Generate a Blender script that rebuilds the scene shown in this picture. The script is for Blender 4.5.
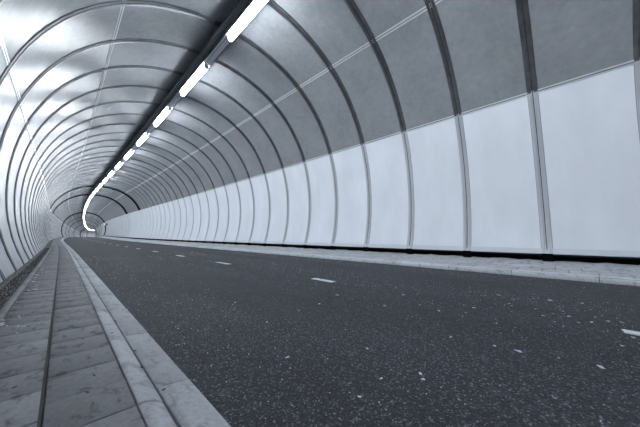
import bpy, bmesh, math, random
from mathutils import Vector, Matrix
random.seed(7)
for o in list(bpy.data.objects): bpy.data.objects.remove(o, do_unlink=True)
scene = bpy.context.scene
C = scene.collection

# ------------------------------------------------------------------ camera, world, exposure
ZO = 0.85                                   # camera height above the datum of the road
FPX, YAW, PITCH, ROLL = 249.1852, -0.7973, 0.1048, 0.0029
cam_d = bpy.data.cameras.new('camera'); cam = bpy.data.objects.new('camera', cam_d); C.objects.link(cam)
cam_d.sensor_width = 36.0; cam_d.lens = FPX / 640 * 36.0
cam_d.clip_start = 0.02; cam_d.clip_end = 2000
cy, sy = math.cos(YAW), math.sin(YAW)
fw = Vector((-sy*math.cos(PITCH), cy*math.cos(PITCH), math.sin(PITCH)))
rt = Vector((cy, sy, 0)); up = rt.cross(fw)
rt2 = rt*math.cos(ROLL) + up*math.sin(ROLL); up2 = up*math.cos(ROLL) - rt*math.sin(ROLL)
M = Matrix((rt2, up2, -fw)).transposed().to_4x4(); M.translation = (0, 0, ZO)
cam.matrix_world = M
scene.camera = cam

world = bpy.data.worlds.new('world'); scene.world = world; world.use_nodes = True
bg = world.node_tree.nodes['Background']
bg.inputs[0].default_value = (0.62, 0.72, 0.85, 1); bg.inputs[1].default_value = 0.25

vs = scene.view_settings
vs.view_transform = 'Standard'; vs.look = 'None'; vs.gamma = 1.0; vs.use_curve_mapping = False
vs.exposure = 1.15
LAMP_STRENGTH = 40.0

# ------------------------------------------------------------------ materials
TINT = (0.935, 0.985, 1.07)
def grey(v): return (v*TINT[0], v*TINT[1], v*TINT[2], 1)
def base_mat(name, v, rough=0.5, metal=0.0, spec=0.5):
    m = bpy.data.materials.new(name); m.use_nodes = True
    b = m.node_tree.nodes['Principled BSDF']
    b.inputs['Base Color'].default_value = grey(v); b.inputs['Roughness'].default_value = rough
    b.inputs['Metallic'].default_value = metal; b.inputs['Specular IOR Level'].default_value = spec
    return m, m.node_tree, b
def N(nt, t, **kw):
    n = nt.nodes.new(t)
    for k, v in kw.items(): setattr(n, k, v)
    return n
def noise(nt, scale, detail=4, rough=0.6, vec=None, dist=0.0):
    n = N(nt, 'ShaderNodeTexNoise'); n.inputs['Scale'].default_value = scale
    n.inputs['Detail'].default_value = detail; n.inputs['Roughness'].default_value = rough
    n.inputs['Distortion'].default_value = dist
    if vec: nt.links.new(vec, n.inputs['Vector'])
    return n.outputs['Fac']
def coords(nt, sc=(1, 1, 1)):
    tc = N(nt, 'ShaderNodeTexCoord'); mp = N(nt, 'ShaderNodeMapping')
    nt.links.new(tc.outputs['Object'], mp.inputs['Vector']); mp.inputs['Scale'].default_value = sc
    return mp.outputs['Vector']
def ramp(nt, fac, stops):
    r = N(nt, 'ShaderNodeValToRGB'); e = r.color_ramp.elements
    while len(e) < len(stops): e.new(0.5)
    for el, (p, v) in zip(e, stops): el.position = p; el.color = grey(v)
    nt.links.new(fac, r.inputs[0]); return r.outputs[0]
def mix(nt, a, b, fac, mode='MIX'):
    m = N(nt, 'ShaderNodeMix', data_type='RGBA', blend_type=mode)
    for sock, val in ((m.inputs[6], a), (m.inputs[7], b), (m.inputs[0], fac)):
        if isinstance(val, (int, float)): sock.default_value = val
        elif isinstance(val, tuple): sock.default_value = val
        else: nt.links.new(val, sock)
    return m.outputs[2]
def thresh(nt, fac, lo, hi):
    m = N(nt, 'ShaderNodeMapRange'); nt.links.new(fac, m.inputs[0])
    m.inputs[1].default_value = lo; m.inputs[2].default_value = hi
    return m.outputs[0]
def bump(nt, b, h, strength, dist=0.01):
    n = N(nt, 'ShaderNodeBump'); n.inputs['Strength'].default_value = strength; n.inputs['Distance'].default_value = dist
    nt.links.new(h, n.inputs['Height']); nt.links.new(n.outputs[0], b.inputs['Normal'])
def link(nt, a, b): nt.links.new(a, b)

MAT = {}
# white enamel wall panels
m, nt, b = base_mat('white_enamel', 0.74, 0.22, 0.0, 0.18); v = coords(nt)
streak = noise(nt, 1.3, 5, 0.6, coords(nt, (1, 1, 0.35)))
col = ramp(nt, streak, [(0.3, 0.80), (0.7, 0.89)])
spots = thresh(nt, noise(nt, 9, 2, 0.5, v), 0.80, 0.84)
link(nt, mix(nt, col, grey(0.25), spots), b.inputs['Base Color']); MAT['white'] = m
# the left wall's panels are duller
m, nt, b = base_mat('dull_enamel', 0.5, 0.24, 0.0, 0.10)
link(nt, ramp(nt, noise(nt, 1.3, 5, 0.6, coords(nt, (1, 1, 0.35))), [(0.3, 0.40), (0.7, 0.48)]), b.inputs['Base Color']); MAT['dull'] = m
# grey perforated metal ceiling panels
m, nt, b = base_mat('grey_metal_panel', 0.42, 0.33, 0.03, 0.10); v = coords(nt)
big = noise(nt, 0.9, 6, 0.62, v); fine = noise(nt, 7, 5, 0.7, v)
col = mix(nt, ramp(nt, big, [(0.3, 0.225), (0.7, 0.325)]), ramp(nt, fine, [(0.3, 0.21), (0.72, 0.34)]), 0.45)
stain = thresh(nt, noise(nt, 3.2, 6, 0.75, coords(nt, (1, 1.6, 0.8)), 0.4), 0.66, 0.90)
col = mix(nt, col, grey(0.11), stain)
link(nt, col, b.inputs['Base Color'])
rr = N(nt, 'ShaderNodeMapRange'); link(nt, big, rr.inputs[0]); rr.inputs[3].default_value = 0.22; rr.inputs[4].default_value = 0.30
link(nt, rr.outputs[0], b.inputs['Roughness']); bump(nt, b, fine, 0.05, 0.004); MAT['panel'] = m
# galvanised rib
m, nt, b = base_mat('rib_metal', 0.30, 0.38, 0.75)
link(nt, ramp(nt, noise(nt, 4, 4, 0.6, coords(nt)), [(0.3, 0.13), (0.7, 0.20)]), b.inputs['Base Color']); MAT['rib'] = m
MAT['rib_lit'] = base_mat('rib_metal_lit', 0.60, 0.32, 0.35)[0]  # lighter copy of the rib metal, bright reflections put into its colour
MAT['rubber'] = base_mat('dark_rubber', 0.028, 0.7)[0]
MAT['alu'] = base_mat('pale_aluminium', 0.72, 0.30, 0.35)[0]
MAT['matte'] = base_mat('pale_matte_strip', 0.5, 0.6)[0]
MAT['tray'] = base_mat('tray_metal', 0.22, 0.45, 0.2)[0]
MAT['rail'] = base_mat('rail_metal', 0.75, 0.4, 0.0)[0]
MAT['band'] = base_mat('joint_shade_black', 0.006, 1.0, 0, 0.0)[0]
MAT['black'] = base_mat('black_plinth', 0.004, 0.9, 0, 0.05)[0]
MAT['lining'] = base_mat('dark_lining', 0.03, 0.9)[0]
MAT['plastic'] = base_mat('dark_plastic', 0.03, 0.4)[0]
MAT['signwhite'] = base_mat('sign_white', 0.8, 0.4)[0]
# lamp diffuser
m, nt, b = base_mat('lamp_diffuser', 0.9, 0.3)
b.inputs['Emission Color'].default_value = (0.91, 0.96, 1.0, 1); b.inputs['Emission Strength'].default_value = LAMP_STRENGTH
MAT['lamp'] = m
# asphalt
m, nt, b = base_mat('asphalt', 0.06, 0.8, 0.0, 0.3); v = coords(nt)
vor = N(nt, 'ShaderNodeTexVoronoi'); vor.inputs['Scale'].default_value = 120; link(nt, v, vor.inputs['Vector'])
sep = N(nt, 'ShaderNodeSeparateColor'); link(nt, vor.outputs['Color'], sep.inputs[0])
agg = ramp(nt, sep.outputs[0], [(0.0, 0.018), (0.6, 0.037), (0.88, 0.06), (0.99, 0.18)])
patch = ramp(nt, noise(nt, 0.55, 5, 0.6, coords(nt, (1.6, 0.5, 1))), [(0.3, 0.75), (0.7, 1.25)])
col = mix(nt, agg, patch, 1.0, 'MULTIPLY')
dust = thresh(nt, noise(nt, 5, 7, 0.75, coords(nt, (1.5, 0.8, 1))), 0.60, 0.78)
col = mix(nt, col, grey(0.10), N(nt, 'ShaderNodeMath', operation='MULTIPLY').outputs[0])
mm = [n for n in nt.nodes if n.type == 'MATH'][-1]; link(nt, dust, mm.inputs[0]); mm.inputs[1].default_value = 0.7
link(nt, col, b.inputs['Base Color']); bump(nt, b, vor.outputs['Distance'], 0.55, 0.006); MAT['asphalt'] = m
# concrete pavers / kerbs
def concrete(name, lo, hi, stain_amt=0.6, rough=0.75):
    m, nt, b = base_mat(name, lo, rough); v = coords(nt)
    geo = N(nt, 'ShaderNodeObjectInfo')
    n1 = noise(nt, 3.5, 6, 0.65, v); n2 = noise(nt, 40, 4, 0.7, v)
    col = mix(nt, ramp(nt, n1, [(0.3, lo), (0.7, hi)]), ramp(nt, n2, [(0.3, lo*0.8), (0.7, hi*1.15)]), 0.5)
    st = thresh(nt, noise(nt, 9, 4, 0.6, coords(nt, (1.6, 0.9, 1)), 0.3), 0.54, 0.64)
    mu = N(nt, 'ShaderNodeMath', operation='MULTIPLY'); link(nt, st, mu.inputs[0]); mu.inputs[1].default_value = stain_amt
    col = mix(nt, col, grey(lo*0.4), mu.outputs[0])
    r = N(nt, 'ShaderNodeMapRange'); link(nt, geo.outputs['Random'], r.inputs[0]); r.inputs[3].default_value = 0.88; r.inputs[4].default_value = 1.12
    cb = N(nt, 'ShaderNodeCombineColor')
    for i in range(3): link(nt, r.outputs[0], cb.inputs[i])
    col = mix(nt, col, cb.outputs[0], 1.0, 'MULTIPLY')
    link(nt, col, b.inputs['Base Color']); bump(nt, b, n2, 0.35, 0.004)
    return m
MAT['paver'] = concrete('paver_concrete', 0.10, 0.17, 0.8)
MAT['kerb'] = concrete('kerb_concrete', 0.27, 0.38, 0.45)
MAT['edging'] = concrete('edging_concrete', 0.13, 0.19)
MAT['kerb_right'] = concrete('kerb_concrete_pale', 0.48, 0.62, 0.5)
MAT['paver_right'] = concrete('paver_concrete_pale', 0.36, 0.50, 0.6)
MAT['bed'] = concrete('joint_sand', 0.008, 0.02, 0.5)
MAT['dirt'] = concrete('dusty_gravel', 0.26, 0.50, 0.9)
m, nt, b = base_mat('gutter_stone', 0.1, 0.8)
link(nt, ramp(nt, noise(nt, 45, 2, 0.5, coords(nt)), [(0.35, 0.015), (0.54, 0.045), (0.70, 0.34)]), b.inputs['Base Color']); MAT['stone'] = m
MAT['paint'] = concrete('road_paint', 0.55, 0.72, 0.4)
MAT['leaf'] = concrete('pale_leaf', 0.55, 0.75, 0.2)
MAT['leaf_dark'] = concrete('dark_leaf', 0.02, 0.05, 0.2)

# ------------------------------------------------------------------ helpers
def obj(name, verts, faces, mat, parent=None, sharp=0.6, smooth=True):
    me = bpy.data.meshes.new(name); me.from_pydata([tuple(v) for v in verts], [], faces)
    me.validate()
    bm = bmesh.new(); bm.from_mesh(me); bmesh.ops.recalc_face_normals(bm, faces=bm.faces); bm.to_mesh(me); bm.free()
    me.materials.append(MAT[mat])
    if smooth:
        me.polygons.foreach_set('use_smooth', [True]*len(me.polygons)); me.set_sharp_from_angle(angle=sharp)
    o = bpy.data.objects.new(name, me); C.objects.link(o)
    if parent: o.parent = parent
    return o
def empty(name, loc=(0, 0, 0)):
    o = bpy.data.objects.new(name, None); C.objects.link(o); o.location = loc; o.empty_display_size = 0.1; return o
def tag(o, label=None, cat=None, group=None, kind=None):
    if label: o['label'] = label
    if cat: o['category'] = cat
    if group: o['group'] = group
    if kind: o['kind'] = kind
    return o

# ------------------------------------------------------------------ the line of the tunnel
G = 0.0073
CX = [(-60, 0), (-30, 0), (0, 0), (20, -.12), (35, -.35), (48, -.52), (60, -.52), (74, -.28), (94, .25), (120, 1.15), (154, 2.7), (212, 5.7), (290, 10.7), (313, 12.4), (350, 17), (390, 26), (430, 41), (470, 61)]
CZ = [(-60, 0), (-30, 0), (0, 0), (30, .09), (60, .30), (85, .52), (104, .60), (150, .5), (200, .44), (313, .25), (390, .2), (470, .2)]
def hermite(tab):
    n = len(tab); d = [(tab[i+1][1]-tab[i][1])/(tab[i+1][0]-tab[i][0]) for i in range(n-1)]
    t = [d[0]] + [0.5*(d[i-1]+d[i]) for i in range(1, n-1)] + [d[-1]]
    def f(x):
        i = 0
        while i < n-2 and x > tab[i+1][0]: i += 1
        (x0, y0), (x1, y1) = tab[i], tab[i+1]; h = x1-x0; u = (x-x0)/h
        return ((2*u**3-3*u**2+1)*y0 + (u**3-2*u**2+u)*h*t[i] + (-2*u**3+3*u**2)*y1 + (u**3-u**2)*h*t[i+1])
    return f
fx, fz = hermite(CX), hermite(CZ)
def P(s, x, z):
    """point at station s along the tunnel, x metres right of the walker's line, z above the camera level"""
    dx = (fx(s+.05)-fx(s-.05))/.1; l = math.hypot(1, dx)
    return Vector((fx(s) + x/l, s - x*dx/l, z + ZO + G*s + fz(s)))
R0, XC, ZC, ASP, A3, A4 = 4.9, 3.6996, 1.6294, 1.0364, -0.005, -0.0119
def prof(th, inward=0.0):
    r = R0*(1 + A3*math.sin(3*th) + A4*math.cos(4*th))
    return XC + (r-inward)*math.cos(th), ZC + (r*ASP-inward)*math.sin(th)
TBR, TSR, TUR, TCR, TUL, TSL, TBL = -0.3919, 0.4358, 1.0404, 1.685, 2.2474, 2.8342, 3.636
SP, S0 = 1.7349, -1.4391
S_START, S_NEAR_N, S_END_N = -14, 31, 262
def ring(n): return S0 + SP*n
S_BEG, S_END, S_MID = ring(S_START), ring(S_END_N), ring(S_NEAR_N)

def sweep(sec, stations, closed=True, caps=True):
    """sec: list of (x,z) ; returns verts, faces of a strip along the tunnel"""
    vs_, fs = [], []; k = len(sec)
    for s in stations:
        for x, z in sec: vs_.append(P(s, x, z))
    for i in range(len(stations)-1):
        for j in range(k if closed else k-1):
            a = i*k+j; b_ = i*k+(j+1) % k
            fs.append((a, b_, b_+k, a+k))
    if closed and caps:
        fs.append(tuple(range(k))); fs.append(tuple(range((len(stations)-1)*k, len(stations)*k)))
    return vs_, fs
def stations(a, b, step_near=1.7349, step_far=3.4698):
    out = [a]
    while out[-1] < b-1e-6:
        out.append(min(b, out[-1] + (step_near if out[-1] < 60 else step_far)))
    return out

def panel(name, s0, s1, t0, t1, seg, mat, parent, inw=0.0, thick=0.025):
    vs_, fs = [], []
    for s in (s0, s1):
        for j in range(seg+1):
            t = t0 + (t1-t0)*j/seg
            vs_.append(P(s, *prof(t, inw))); vs_.append(P(s, *prof(t, inw-thick)))
    w = 2*(seg+1)
    for j in range(seg):
        a = 2*j
        fs += [(a, a+2, a+2+w, a+w), (a+1, a+1+w, a+3+w, a+3), (a, a+1, a+3, a+2), (a+w, a+2+w, a+3+w, a+1+w)]
    fs += [(0, w, w+1, 1), (2*seg, 2*seg+1, w+2*seg+1, w+2*seg)]
    return obj(name, vs_, fs, mat, parent)

# ------------------------------------------------------------------ shell: walls, ceiling, ground
wall_right = tag(empty('wall_right', P(0, *prof(TBR))), 'curved right tunnel wall clad in big white panels', 'wall', kind='structure')
wall_left = tag(empty('wall_left', P(0, *prof(TBL))), 'curved left tunnel wall of pale glossy panels beside the footpath', 'wall', kind='structure')
ceiling = tag(empty('ceiling', P(0, *prof(math.pi/2))), 'arched grey metal panel ceiling crossed by round ribs', 'ceiling', kind='structure')
for e_ in (wall_right, wall_left, ceiling): e_.location = (0, 0, 0)

# dark outer lining behind the panels
sec = [prof(TBR-.005 + (TBL-TBR+.01)*j/56, -0.09) for j in range(57)]
vs_, fs = sweep(sec, stations(S_BEG, S_END), closed=False)
obj('lining', vs_, fs, 'lining', ceiling)

GAP = 0.106
for n in range(S_START, S_NEAR_N):
    a, b_ = ring(n)+GAP, ring(n+1)-GAP
    rnd = lambda: random.uniform(-.003, .003)
    panel('panel', a, b_, TBR, TSR-.004, 10, 'white', wall_right, rnd())
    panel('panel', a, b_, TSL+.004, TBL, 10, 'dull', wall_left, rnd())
    for t0, t1 in ((TSR, TUR), (TUR, TCR), (TCR, TUL), (TUL, TSL)):
        panel('panel', a, b_, t0+.004, t1-.004, 8, 'panel', ceiling, rnd())
# beyond the range where single panels can be told apart
st = stations(S_MID, S_END)
def run(t0, t1, seg, mat, parent):
    sec = [prof(t0+(t1-t0)*j/seg) for j in range(seg+1)] + [prof(t1-(t1-t0)*j/seg, -.025) for j in range(seg+1)]
    vs_, fs = sweep(sec, st); tag(obj('far_panel_run', vs_, fs, mat, parent), kind='stuff')
run(TBR, TSR, 10, 'white', wall_right); run(TSL, TBL, 10, 'dull', wall_left); run(TSR, TSL, 28, 'panel', ceiling)

# ribs: flat cover strips with two flanges and a dark seam
RIB = [(-.100, -.004), (-.100, .014), (-.082, .020), (-.034, .020), (-.026, .006), (.026, .006), (.034, .020), (.082, .020), (.100, .014), (.100, -.004)]
def rib_geo(s, profile, seg, t0=TBR, t1=TBL):
    vs_, fs = [], []; k = len(profile)
    for j in range(seg+1):
        t = t0+(t1-t0)*j/seg
        for dy, dr in profile: vs_.append(P(s+dy, *prof(t, dr)))
    for j in range(seg):
        for i in range(k):
            a = j*k+i; b_ = j*k+(i+1) % k
            fs.append((a, b_, b_+k, a+k))
    fs += [tuple(range(k)), tuple(range(seg*k, seg*k+k))]
    return vs_, fs
for n in range(S_START, S_NEAR_N+1):
    for t0, t1, sg, mt, par in ((TBR, TSR, 16, 'rib_lit', wall_right), (TSR, TSL, 40, 'rib', ceiling), (TSL, TBL, 16, 'rib', wall_left)):
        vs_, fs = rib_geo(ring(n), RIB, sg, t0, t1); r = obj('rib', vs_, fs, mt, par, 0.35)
        vs_, fs = rib_geo(ring(n), [(-.007, .004), (-.007, .011), (.007, .011), (.007, .004)], sg, t0, t1); obj('seam', vs_, fs, 'rubber', r)
V, F = [], []
for n in range(S_NEAR_N+1, S_END_N+1):
    vs_, fs = rib_geo(ring(n), [(-.09, -.004), (-.09, .016), (.09, .016), (.09, -.004)], 30)
    k = len(V); V += vs_; F += [tuple(i+k for i in f) for f in fs]
tag(obj('far_rib_run', V, F, 'rib', ceiling), kind='stuff')
# dark bands: expansion joints, plus others added as shade far down the tunnel
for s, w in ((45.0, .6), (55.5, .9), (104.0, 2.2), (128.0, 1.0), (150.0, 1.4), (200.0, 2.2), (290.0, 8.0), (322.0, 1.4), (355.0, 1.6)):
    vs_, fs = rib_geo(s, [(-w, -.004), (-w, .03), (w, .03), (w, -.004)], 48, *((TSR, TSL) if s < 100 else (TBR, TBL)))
    obj('joint_shade_band', vs_, fs, 'band', ceiling)

# lengthwise trims where panel rows meet
def trim(name, th, halfw, label, mt='alu'):
    t = tag(empty(name), label, 'trim', kind='structure'); dth = halfw/R0
    ss = stations(S_BEG, S_END)
    for sgn in (-1, 1):
        a, b_ = th+sgn*0.18*dth, th+sgn*dth
        vs_, fs = sweep([prof(a, .008), prof(b_, .008), prof(b_, -.004), prof(a, -.004)], ss); obj('strip', vs_, fs, mt, t)
    vs_, fs = sweep([prof(th-.16*dth, .006), prof(th+.16*dth, .006), prof(th+.16*dth, -.004), prof(th-.16*dth, -.004)], ss); obj('seam', vs_, fs, 'rubber', t)
trim('trim_1', TSR, .045, 'pale trim strip above the white panels of the right wall')
trim('trim_2', TUR, .055, 'pale double trim strip along the upper right ceiling', 'matte')
trim('trim_3', TUL, .045, 'pale double trim strip along the upper left ceiling', 'matte')
trim('trim_4', TSL, .045, 'bright trim strip above the left wall panels')
# foot of the right wall
t = tag(empty('trim_5'), 'pale skirting lip along the foot of the right white wall', 'trim', kind='structure')
sec = [prof(TBR-.002, .012), prof(TBR+.024, .012), prof(TBR+.025, -.01), prof(TBR-.003, -.01)]
vs_, fs = sweep(sec, stations(S_BEG, S_END)); obj('strip', vs_, fs, 'alu', t)
xb, zb = prof(TBR)
vs_, fs = sweep([(xb+.12, zb+.03), (xb+.2, zb+.03), (xb+.2, -.62), (xb+.12, -.62)], stations(S_BEG, S_END)); obj('plinth', vs_, fs, 'black', wall_right)
for n in range(S_START, S_NEAR_N):
    s = ring(n); vs_, fs = sweep([(xb-.02, zb-.004), (xb+.06, zb-.004), (xb+.06, -.54), (xb-.02, -.50)], [s-.10, s+.10]); obj('foot_bracket', vs_, fs, 'black', wall_right)

# ground slabs
ZRL, ZRR, XRL, XRR = -.825, -.72, .575, 6.50
def zroad(x): return ZRL + (x-XRL)*(ZRR-ZRL)/(XRR-XRL)
ss = stations(S_BEG, S_END)
vs_, fs = sweep([(XRL-.01, ZRL-.2), (XRL-.01, ZRL), (2.5, zroad(2.5)+.012), (4.6, zroad(4.6)+.012), (XRR+.02, ZRR), (XRR+.02, ZRR-.2)], ss)
tag(obj('floor', vs_, fs, 'asphalt', sharp=.5), 'dark speckled asphalt roadway running through the tunnel', 'road', kind='structure')
fp = tag(empty('floor_footpath'), 'narrow grey paved footpath along the left wall', 'footpath', kind='structure')
vs_, fs = sweep([(-.40, -.785), (.31, -.785), (.31, -.95), (-.40, -.95)], ss); obj('joint_bed', vs_, fs, 'bed', fp)
gut = tag(empty('floor_gutter'), 'dark gravel gutter between left wall and footpath edging', 'gutter', kind='structure')
vs_, fs = sweep([(-.80, -.835), (-.38, -.825), (-.38, -.95), (-.80, -.95)], ss); obj('gutter_bed', vs_, fs, 'stone', gut)
fpr = tag(empty('floor_verge'), 'pale paved verge with kerb along the right wall', 'footpath', kind='structure')
vs_, fs = sweep([(6.52, -.632), (7.58, -.585), (7.58, -.8), (6.52, -.8)], ss); obj('joint_bed', vs_, fs, 'bed', fpr)
# dusty strip with an uneven surface at the foot of the right wall
V, F = [], []
sts = []; s = S_BEG
while s < 60: sts.append(s); s += .22
sts += stations(s, S_END)
for s in sts:
    for j in range(7):
        x = 7.52 + .86*j/6; z = -.573 + .08*j/6
        if 0 < j: z += random.uniform(-.014, .018)
        V.append(P(s, x, z))
for i in range(len(sts)-1):
    for j in range(6): a = i*7+j; F.append((a, a+1, a+8, a+7))
tag(obj('dust_strip', V, F, 'dirt', fpr), kind='stuff')

# ------------------------------------------------------------------ pavers and kerb stones, one by one
def stone(name, s0, s1, sec, mat, parent, j=.004, bev=.006, dz=0.0, dyaw=0.0):
    """sec = top outline (x,z) left to right, body 8 cm deep, bevelled ends"""
    x0, x1 = sec[0][0], sec[-1][0]
    loop = [(x0, sec[0][1]-.08), (x0, sec[0][1]-bev)] + [(x+(bev if i == 0 else -bev if i == len(sec)-1 else 0), z) for i, (x, z) in enumerate(sec)] + [(x1, sec[-1][1]-bev), (x1, sec[-1][1]-.08)]
    k = len(loop); V = []
    for s, drop in ((s0+j, bev), (s0+j+bev, 0), (s1-j-bev, 0), (s1-j, bev)):
        for i, (x, z) in enumerate(loop):
            zz = z + dz - (drop if 1 < i < k-2 else 0)
            V.append(P(s + dyaw*(x-(x0+x1)/2), x, zz))
    F = []
    for a in range(3):
        for i in range(k-1): F.append((a*k+i, a*k+i+1, (a+1)*k+i+1, (a+1)*k+i))
    F += [tuple(range(k)), tuple(range(3*k, 4*k))]
    return obj(name, V, F, mat, parent, .9)
PV = .305
ru = random.uniform
S_PAVE = 26.0
n = -8
while 1.46 + PV*n < S_PAVE:
    s = 1.46 + PV*n
    stone('paver', s, s+PV, [(.004, -.770), (.298, -.770)], 'paver', fp, .0045, .005, ru(-.0025, .0025), ru(-.01, .01))
    s += .17
    stone('paver', s, s+PV, [(-.318, -.770), (-.012, -.770)], 'paver', fp, .0045, .005, ru(-.0025, .0025), ru(-.01, .01))
    n += 1
sf = stations(1.46+PV*n, S_END)
for x0, x1 in ((.004, .298), (-.318, -.012)):
    vs_, fs = sweep([(x0, -.85), (x0, -.77), (x1, -.77), (x1, -.85)], sf); tag(obj('far_paver_run', vs_, fs, 'paver', fp), kind='stuff')
# edging between pavers and gutter
def course(name, start, length, sec, mat, parent, s_to, first):
    s = start + length*first
    while s < s_to:
        stone(name, s, s+length, sec, mat, parent, .004, .005, ru(-.003, .003), ru(-.004, .004)); s += length
    lo = [(x, z) for x, z in sec] + [(sec[-1][0], sec[-1][1]-.1), (sec[0][0], sec[0][1]-.1)]
    vs_, fs = sweep(lo, stations(s, S_END)); tag(obj('far_'+name+'_run', vs_, fs, mat, parent), kind='stuff')
kerb_l = tag(empty('trim_6'), 'pale concrete kerb between footpath and road on the left', 'kerb', kind='structure')
kerb_r = tag(empty('trim_7'), 'pale concrete kerb between road and right verge', 'kerb', kind='structure')
course('edging_stone', .9, 1.0, [(-.385, -.765), (-.365, -.757), (-.343, -.757), (-.324, -.765)], 'edging', fp, 30, -3)
course('kerb_stone', 1.46, 1.0, [(.303, -.768), (.335, -.768), (.372, -.782), (.405, -.800)], 'kerb', kerb_l, 40, -3)
course('gutter_stone', 1.62, 1.0, [(.416, -.806), (.50, -.812), (.577, -.818)], 'kerb', kerb_l, 40, -3)
course('kerb_stone', .81, 1.21, [(6.50, -.650), (6.53, -.622), (6.60, -.615), (6.655, -.612)], 'kerb_right', kerb_r, 40, -4)
n = -9
while .35 + .39*n < 24:
    s = .35 + .39*n
    stone('paver', s, s+.39, [(6.662, -.612), (7.10, -.592)], 'paver_right', fpr, .005, .006, ru(-.004, .004), ru(-.015, .015))
    stone('paver', s+.2, s+.59, [(7.108, -.592), (7.55, -.573)], 'paver_right', fpr, .005, .006, ru(-.004, .004), ru(-.015, .015))
    n += 1
s = .35+.39*n
vs_, fs = sweep([(6.662, -.612), (7.10, -.592), (7.55, -.573), (7.55, -.7), (6.662, -.7)], stations(s, S_END)); tag(obj('far_paver_run', vs_, fs, 'paver_right', fpr), kind='stuff')

# gravel in the left gutter
V, F = [], []
def rock(c, r):
    k = len(V); a0 = random.random()*6.28
    ring_ = [(math.cos(a0+i*1.2566)*r*ru(.7, 1.2), math.sin(a0+i*1.2566)*r*ru(.7, 1.2), ru(-.2, .2)*r) for i in range(5)]
    for q in ring_: V.append(c+Vector(q))
    V.append(c+Vector((ru(-.2, .2)*r, ru(-.2, .2)*r, r*.75))); V.append(c-Vector((0, 0, r*.7)))
    for i in range(5): F.append((k+i, k+(i+1) % 5, k+5)); F.append((k+(i+1) % 5, k+i, k+6))
for i in range(5200):
    s = -2 + 26*random.random()**1.5
    x = ru(-.575, -.392); r = ru(.006, .017)
    rock(P(s, x, -.826+r*.35), r)
tag(obj('gravel', V, F, 'stone', gut, smooth=False), kind='stuff')

# ------------------------------------------------------------------ road markings
xm = 3.38
dashes = [(-1.0, -.31), (2.95, 3.46), (6.86, 7.66)] + [(10.65+3.85*i, 11.5+3.85*i) for i in range(23)]
dl = ['worn white centre dash cut by the right picture edge', 'white centre dash in the middle of the road, near the camera', 'second whole white centre dash from the camera']
for i, (a, b_) in enumerate(dashes):
    V = []; k = 7
    for r_ in range(k):
        s = a+(b_-a)*r_/(k-1)
        w0, w1 = (.06+ru(-.008, .008), .06+ru(-.008, .008))
        zz = zroad(xm)+.0125
        for x, z in ((xm-w0, zz-.003), (xm-w0, zz+.004), (xm+w1, zz+.004), (xm+w1, zz-.003)): V.append(P(s+ru(-.02, .02), x, z))
    F = [(r_*4+j, r_*4+(j+1) % 4, r_*4+4+(j+1) % 4, r_*4+4+j) for r_ in range(k-1) for j in range(4)] + [(0, 1, 2, 3), (k*4-4, k*4-3, k*4-2, k*4-1)]
    tag(obj('road_dash', V, F, 'paint'), dl[i] if i < 3 else 'small white centre dash farther down the road', 'road marking', 'dashes of the centre line')

# ------------------------------------------------------------------ cable tray, lighting rail and lamps at the crown
XL = 3.235
tray = tag(empty('cable_tray'), 'long dark cable tray running under the tunnel crown left of the lamps', 'cable tray')
ss = stations(S_BEG, S_END)
for nm, sec in (('tray_bottom', [(2.90, 6.40), (3.06, 6.40), (3.06, 6.412), (2.90, 6.412)]),
                ('tray_side', [(2.888, 6.40), (2.90, 6.40), (2.90, 6.47), (2.888, 6.47)]),
                ('tray_side', [(3.06, 6.275), (3.075, 6.275), (3.075, 6.52), (3.06, 6.52)])):
    vs_, fs = sweep(sec, ss); obj(nm, vs_, fs, 'tray', tray)
for x, r_ in ((2.925, .014), (2.96, .016), (3.0, .018), (3.035, .013)):
    vs_, fs = sweep([(x+r_*math.cos(k*1.0472), 6.414+r_+r_*math.sin(k*1.0472)) for k in range(6)], ss); obj('cable', vs_, fs, 'rubber', tray)
for n in range(S_START, S_NEAR_N):
    s = ring(n)+.5
    for x in (2.894, 3.05):
        vs_, fs = sweep([(x-.006, 6.40), (x+.006, 6.40), (x+.006, 6.66), (x-.006, 6.66)], [s-.006, s+.006]); obj('hanger', vs_, fs, 'tray', tray)
rail = tag(empty('lighting_rail'), 'long grey metal rail under the crown that carries the lamps', 'lighting rail')
for nm, sec, mt in (('channel', [(3.11, 6.36), (3.35, 6.36), (3.35, 6.375), (3.335, 6.44), (3.125, 6.44), (3.11, 6.375)], 'rail'),
                    ('edge_lip', [(3.10, 6.33), (3.112, 6.33), (3.112, 6.39), (3.10, 6.39)], 'rail'),
                    ('edge_lip', [(3.348, 6.34), (3.36, 6.34), (3.36, 6.39), (3.348, 6.39)], 'tray'),
                    ('centre_groove', [(3.17, 6.354), (3.185, 6.354), (3.185, 6.362), (3.17, 6.362)], 'tray')):
    vs_, fs = sweep(sec, ss); obj(nm, vs_, fs, mt, rail)
for n in range(S_START, S_NEAR_N):
    s = ring(n)+.5
    vs_, fs = sweep([(3.22, 6.44), (3.25, 6.44), (3.25, 6.69), (3.22, 6.69)], [s-.012, s+.012]); obj('hanger', vs_, fs, 'rail', rail)
LP, LL = 4.47, 2.6
ORD = {-1: 'glowing ceiling lamp nearest the camera, cut off by the top picture edge', 0: 'second glowing ceiling lamp from the camera, whole lamp beyond the cut-off one',
       1: 'third glowing ceiling lamp from the camera along the crown rail', 2: 'fourth glowing ceiling lamp from the camera along the crown rail',
       3: 'fifth glowing ceiling lamp from the camera along the crown rail', 4: 'sixth glowing ceiling lamp from the camera along the crown rail'}
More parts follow.
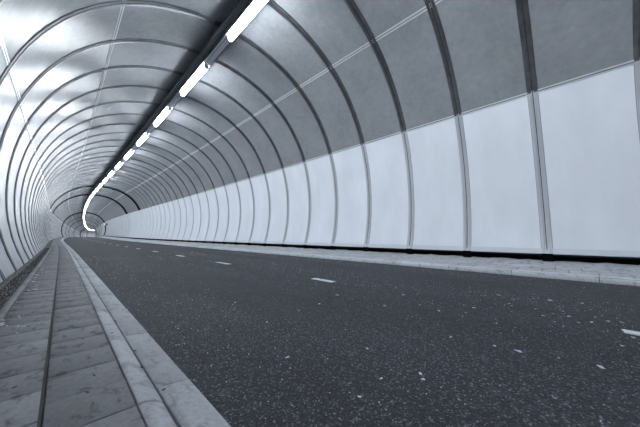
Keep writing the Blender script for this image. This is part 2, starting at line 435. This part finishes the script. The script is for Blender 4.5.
def lamp(a, b_, label, near):
    t = tag(empty('tunnel_lamp', P((a+b_)/2, XL, 6.30)), label, 'lamp', 'glowing lamps along the crown of the tunnel')
    def part(name, sec, s0, s1, mat):
        vs_, fs = sweep(sec, [s0, (s0+s1)/2, s1]); off = t.location
        return obj(name, [v_-off for v_ in vs_], fs, mat, t)
    dome = [(XL-.072, 6.356)] + [(XL-.072*math.cos(k*math.pi/8), 6.25-.072*math.sin(k*math.pi/8)) for k in range(9)] + [(XL+.072, 6.356)]
    part('diffuser', dome, a+.03, b_-.03, 'lamp')
    if near:
        cap = [(XL-.078, 6.358)] + [(XL-.078*math.cos(k*math.pi/8), 6.25-.078*math.sin(k*math.pi/8)) for k in range(9)] + [(XL+.078, 6.358)]
        part('end_cap', cap, a, a+.03, 'alu'); part('end_cap', cap, b_-.03, b_, 'alu')
k = -3
while 9.0+LP*k < S_END-6:
    a = 9.0+LP*k
    lamp(a, a+LL, ORD.get(k, 'small glowing lamp far down the crown rail' if k > 4 else 'glowing ceiling lamp behind the viewpoint'), k < 14); k += 1

# ------------------------------------------------------------------ small devices fixed to the vault
def local(t, verts): return [v_-t.location for v_ in verts]
def cctv(s, th, label):
    x, z = prof(th); d = Vector((math.cos(th), 0, math.sin(th)))
    t = tag(empty('surveillance_camera', P(s, x, z)), label, 'camera', 'devices hanging from the vault')
    vs_, fs = sweep([(x-.05, z-.28), (x+.05, z-.28), (x+.05, z+.03), (x-.05, z+.03)], [s-.05, s+.05]); obj('bracket', local(t, vs_), fs, 'plastic', t)
    vs_, fs = sweep([(x-.13, z-.50), (x+.13, z-.50), (x+.15, z-.42), (x+.13, z-.26), (x-.13, z-.26), (x-.15, z-.42)], [s-.35, s+.35]); obj('housing', local(t, vs_), fs, 'plastic', t)
    vs_, fs = sweep([(x-.08, z-.45), (x+.08, z-.45), (x+.08, z-.31), (x-.08, z-.31)], [s-.38, s-.34]); obj('lens', local(t, vs_), fs, 'signwhite', t)
cctv(45.0, 1.34, 'small dark device hanging from the vault right of the lamps, nearest one')
cctv(85.0, 1.32, 'tiny dark device hanging from the vault farther along, second one')
cctv(122.0, 1.36, 'tiny dark device hanging from the vault, farthest of three')
# box and speaker on the far right wall
x, z = prof(.28); s = 95.0
t = tag(empty('wall_box', P(s, x, z)), 'small white box on a dark arm on the far right wall', 'wall box')
vs_, fs = sweep([(x-.6, z-.18), (x+.02, z-.28), (x+.02, z+.28), (x-.6, z+.18)], [s-.1, s+.1]); obj('arm', local(t, vs_), fs, 'plastic', t)
vs_, fs = sweep([(x-.85, z-.35), (x-.48, z-.35), (x-.48, z+.35), (x-.85, z+.35)], [s-.25, s+.25]); obj('white_face', local(t, vs_), fs, 'signwhite', t)

# ------------------------------------------------------------------ litter
def unproj(px, py, h0):
    d = fw + rt2*((px-320)/FPX) + up2*((213.5-py)/FPX); return d
def flake(px_s, px_x, z, size, mat, label, cat, group, stretch=1.0):
    c = P(px_s, px_x, z); a0 = random.random()*6.28; n_ = 7; V = []
    t_ = random.random()*6.28
    for k in range(n_):
        a = a0+k*6.2832/n_; r_ = size*ru(.6, 1.15)
        u, w = r_*math.cos(a)*stretch, r_*math.sin(a)*.7
        V.append(Vector((u*math.cos(t_)-w*math.sin(t_), u*math.sin(t_)+w*math.cos(t_), ru(.0, .35)*size)))
    V.append(Vector((0, 0, size*.22)))
    top = [(k, (k+1) % n_, n_) for k in range(n_)]
    V += [v_-Vector((0, 0, .003)) for v_ in V]
    m_ = n_+1
    F = top + [tuple(i+m_ for i in reversed(f)) for f in top] + [(k, k+m_, (k+1) % n_+m_, (k+1) % n_) for k in range(n_)]
    o = obj('leaf_scrap', V, F, mat, smooth=False); o.location = c + Vector((0, 0, .003))
    return tag(o, label, cat, group)
spots = [(267.6, 322.5, .8), (368, 349, 1), (360, 397, 1.1), (421.6, 374.4, 1.3), (424, 380, 1.1), (288, 357.7, 1), (382, 379, .9), (385.5, 307, .9), (518.8, 352.7, 1.7), (496, 347.7, .9), (603.5, 369.5, 1.7), (624, 347.7, 1.2), (560, 360, .8), (556.6, 399, .9), (602.5, 422, .8), (451.8, 338.6, .8), (551.6, 301.4, 1.4), (570, 317.5, 1.3), (593.5, 323.5, 1.2), (610, 322.5, 1.4), (635, 339, 1.4), (545, 317, 1.2), (584, 304, 1), (500, 296, 1), (440, 312, .9), (475, 309, 1), (346, 330, .6), (320, 305, .7), (300, 311, .7), (236, 303, .6), (404, 296, 1), (338, 296, .9)]
for px, py, k in spots:
    d = unproj(px, py, .8); t_ = -.78/(d.z-G*d.y); x, y = d.x*t_, d.y*t_
    t_ = (zroad(x)+.006)/(d.z-G*d.y); x, y = d.x*t_, d.y*t_
    dep = t_
    flake(y, x, zroad(x)+.013 if 2 < x < 5.2 else zroad(x)+.004, .0065*k*max(dep, 1.0)**.9, 'leaf', 'small pale leaf scrap lying on the dark asphalt', 'litter', 'pale leaf scraps on the asphalt', ru(1, 1.6))
for i in range(72):
    s = 2.4 + 8*random.random()**1.8; x = -.31 + abs(random.gauss(0, .06))
    if x > .1: continue
    flake(s, x, -.768, ru(.006, .017), 'leaf' if random.random() < .75 else 'leaf_dark', 'tiny leaf scrap along the gutter side of the footpath', 'litter', 'leaf scraps on the footpath edge', ru(1, 1.8))
for i in range(22):
    s = 1.4 + 5*random.random(); x = ru(-.28, .28)
    flake(s, x, -.768, ru(.004, .009), 'leaf_dark', 'tiny dark leaf scrap on the grey footpath pavers', 'litter', 'dark leaf scraps on the pavers', ru(1, 2))
for s, x in ((2.62, .335), (1.9, .40), (1.55, .43), (2.2, .415), (3.1, .41)):
    flake(s, x, -.765 if x < .36 else -.796, .011, 'leaf_dark', 'dark leaf scrap lying on the pale left kerb', 'litter', 'dark leaf scraps on the kerb', 1.2)
# fine pale grit over the asphalt
V, F = [], []
for i in range(5600):
    s = -1.5 + 15*random.random()**1.3; x = ru(.62, 6.4); r_ = ru(.0015, .0045)*(1+.08*max(s, 0))
    if random.random() < .35: x = random.gauss(4.6, .6)
    x = min(max(x, .65), 6.4)
    rock(P(s, x, zroad(x)+(.012 if 2.4 < x < 4.7 else .006)), r_)
for i in range(420):
    s = -1.2 + 11*random.random()**1.2; x = random.gauss(3.75, .45); r_ = ru(.004, .012)
    c_ = P(s, x, zroad(x)+.0125); k0 = len(V); rock(c_, r_)
    for q in range(k0, len(V)): V[q] = Vector((V[q].x, V[q].y, c_.z+(V[q].z-c_.z)*.25))
tag(obj('grit', V, F, 'leaf', smooth=False), 'fine pale grit scattered over the dark asphalt', 'grit', kind='stuff')
bpy.context.view_layer.update()
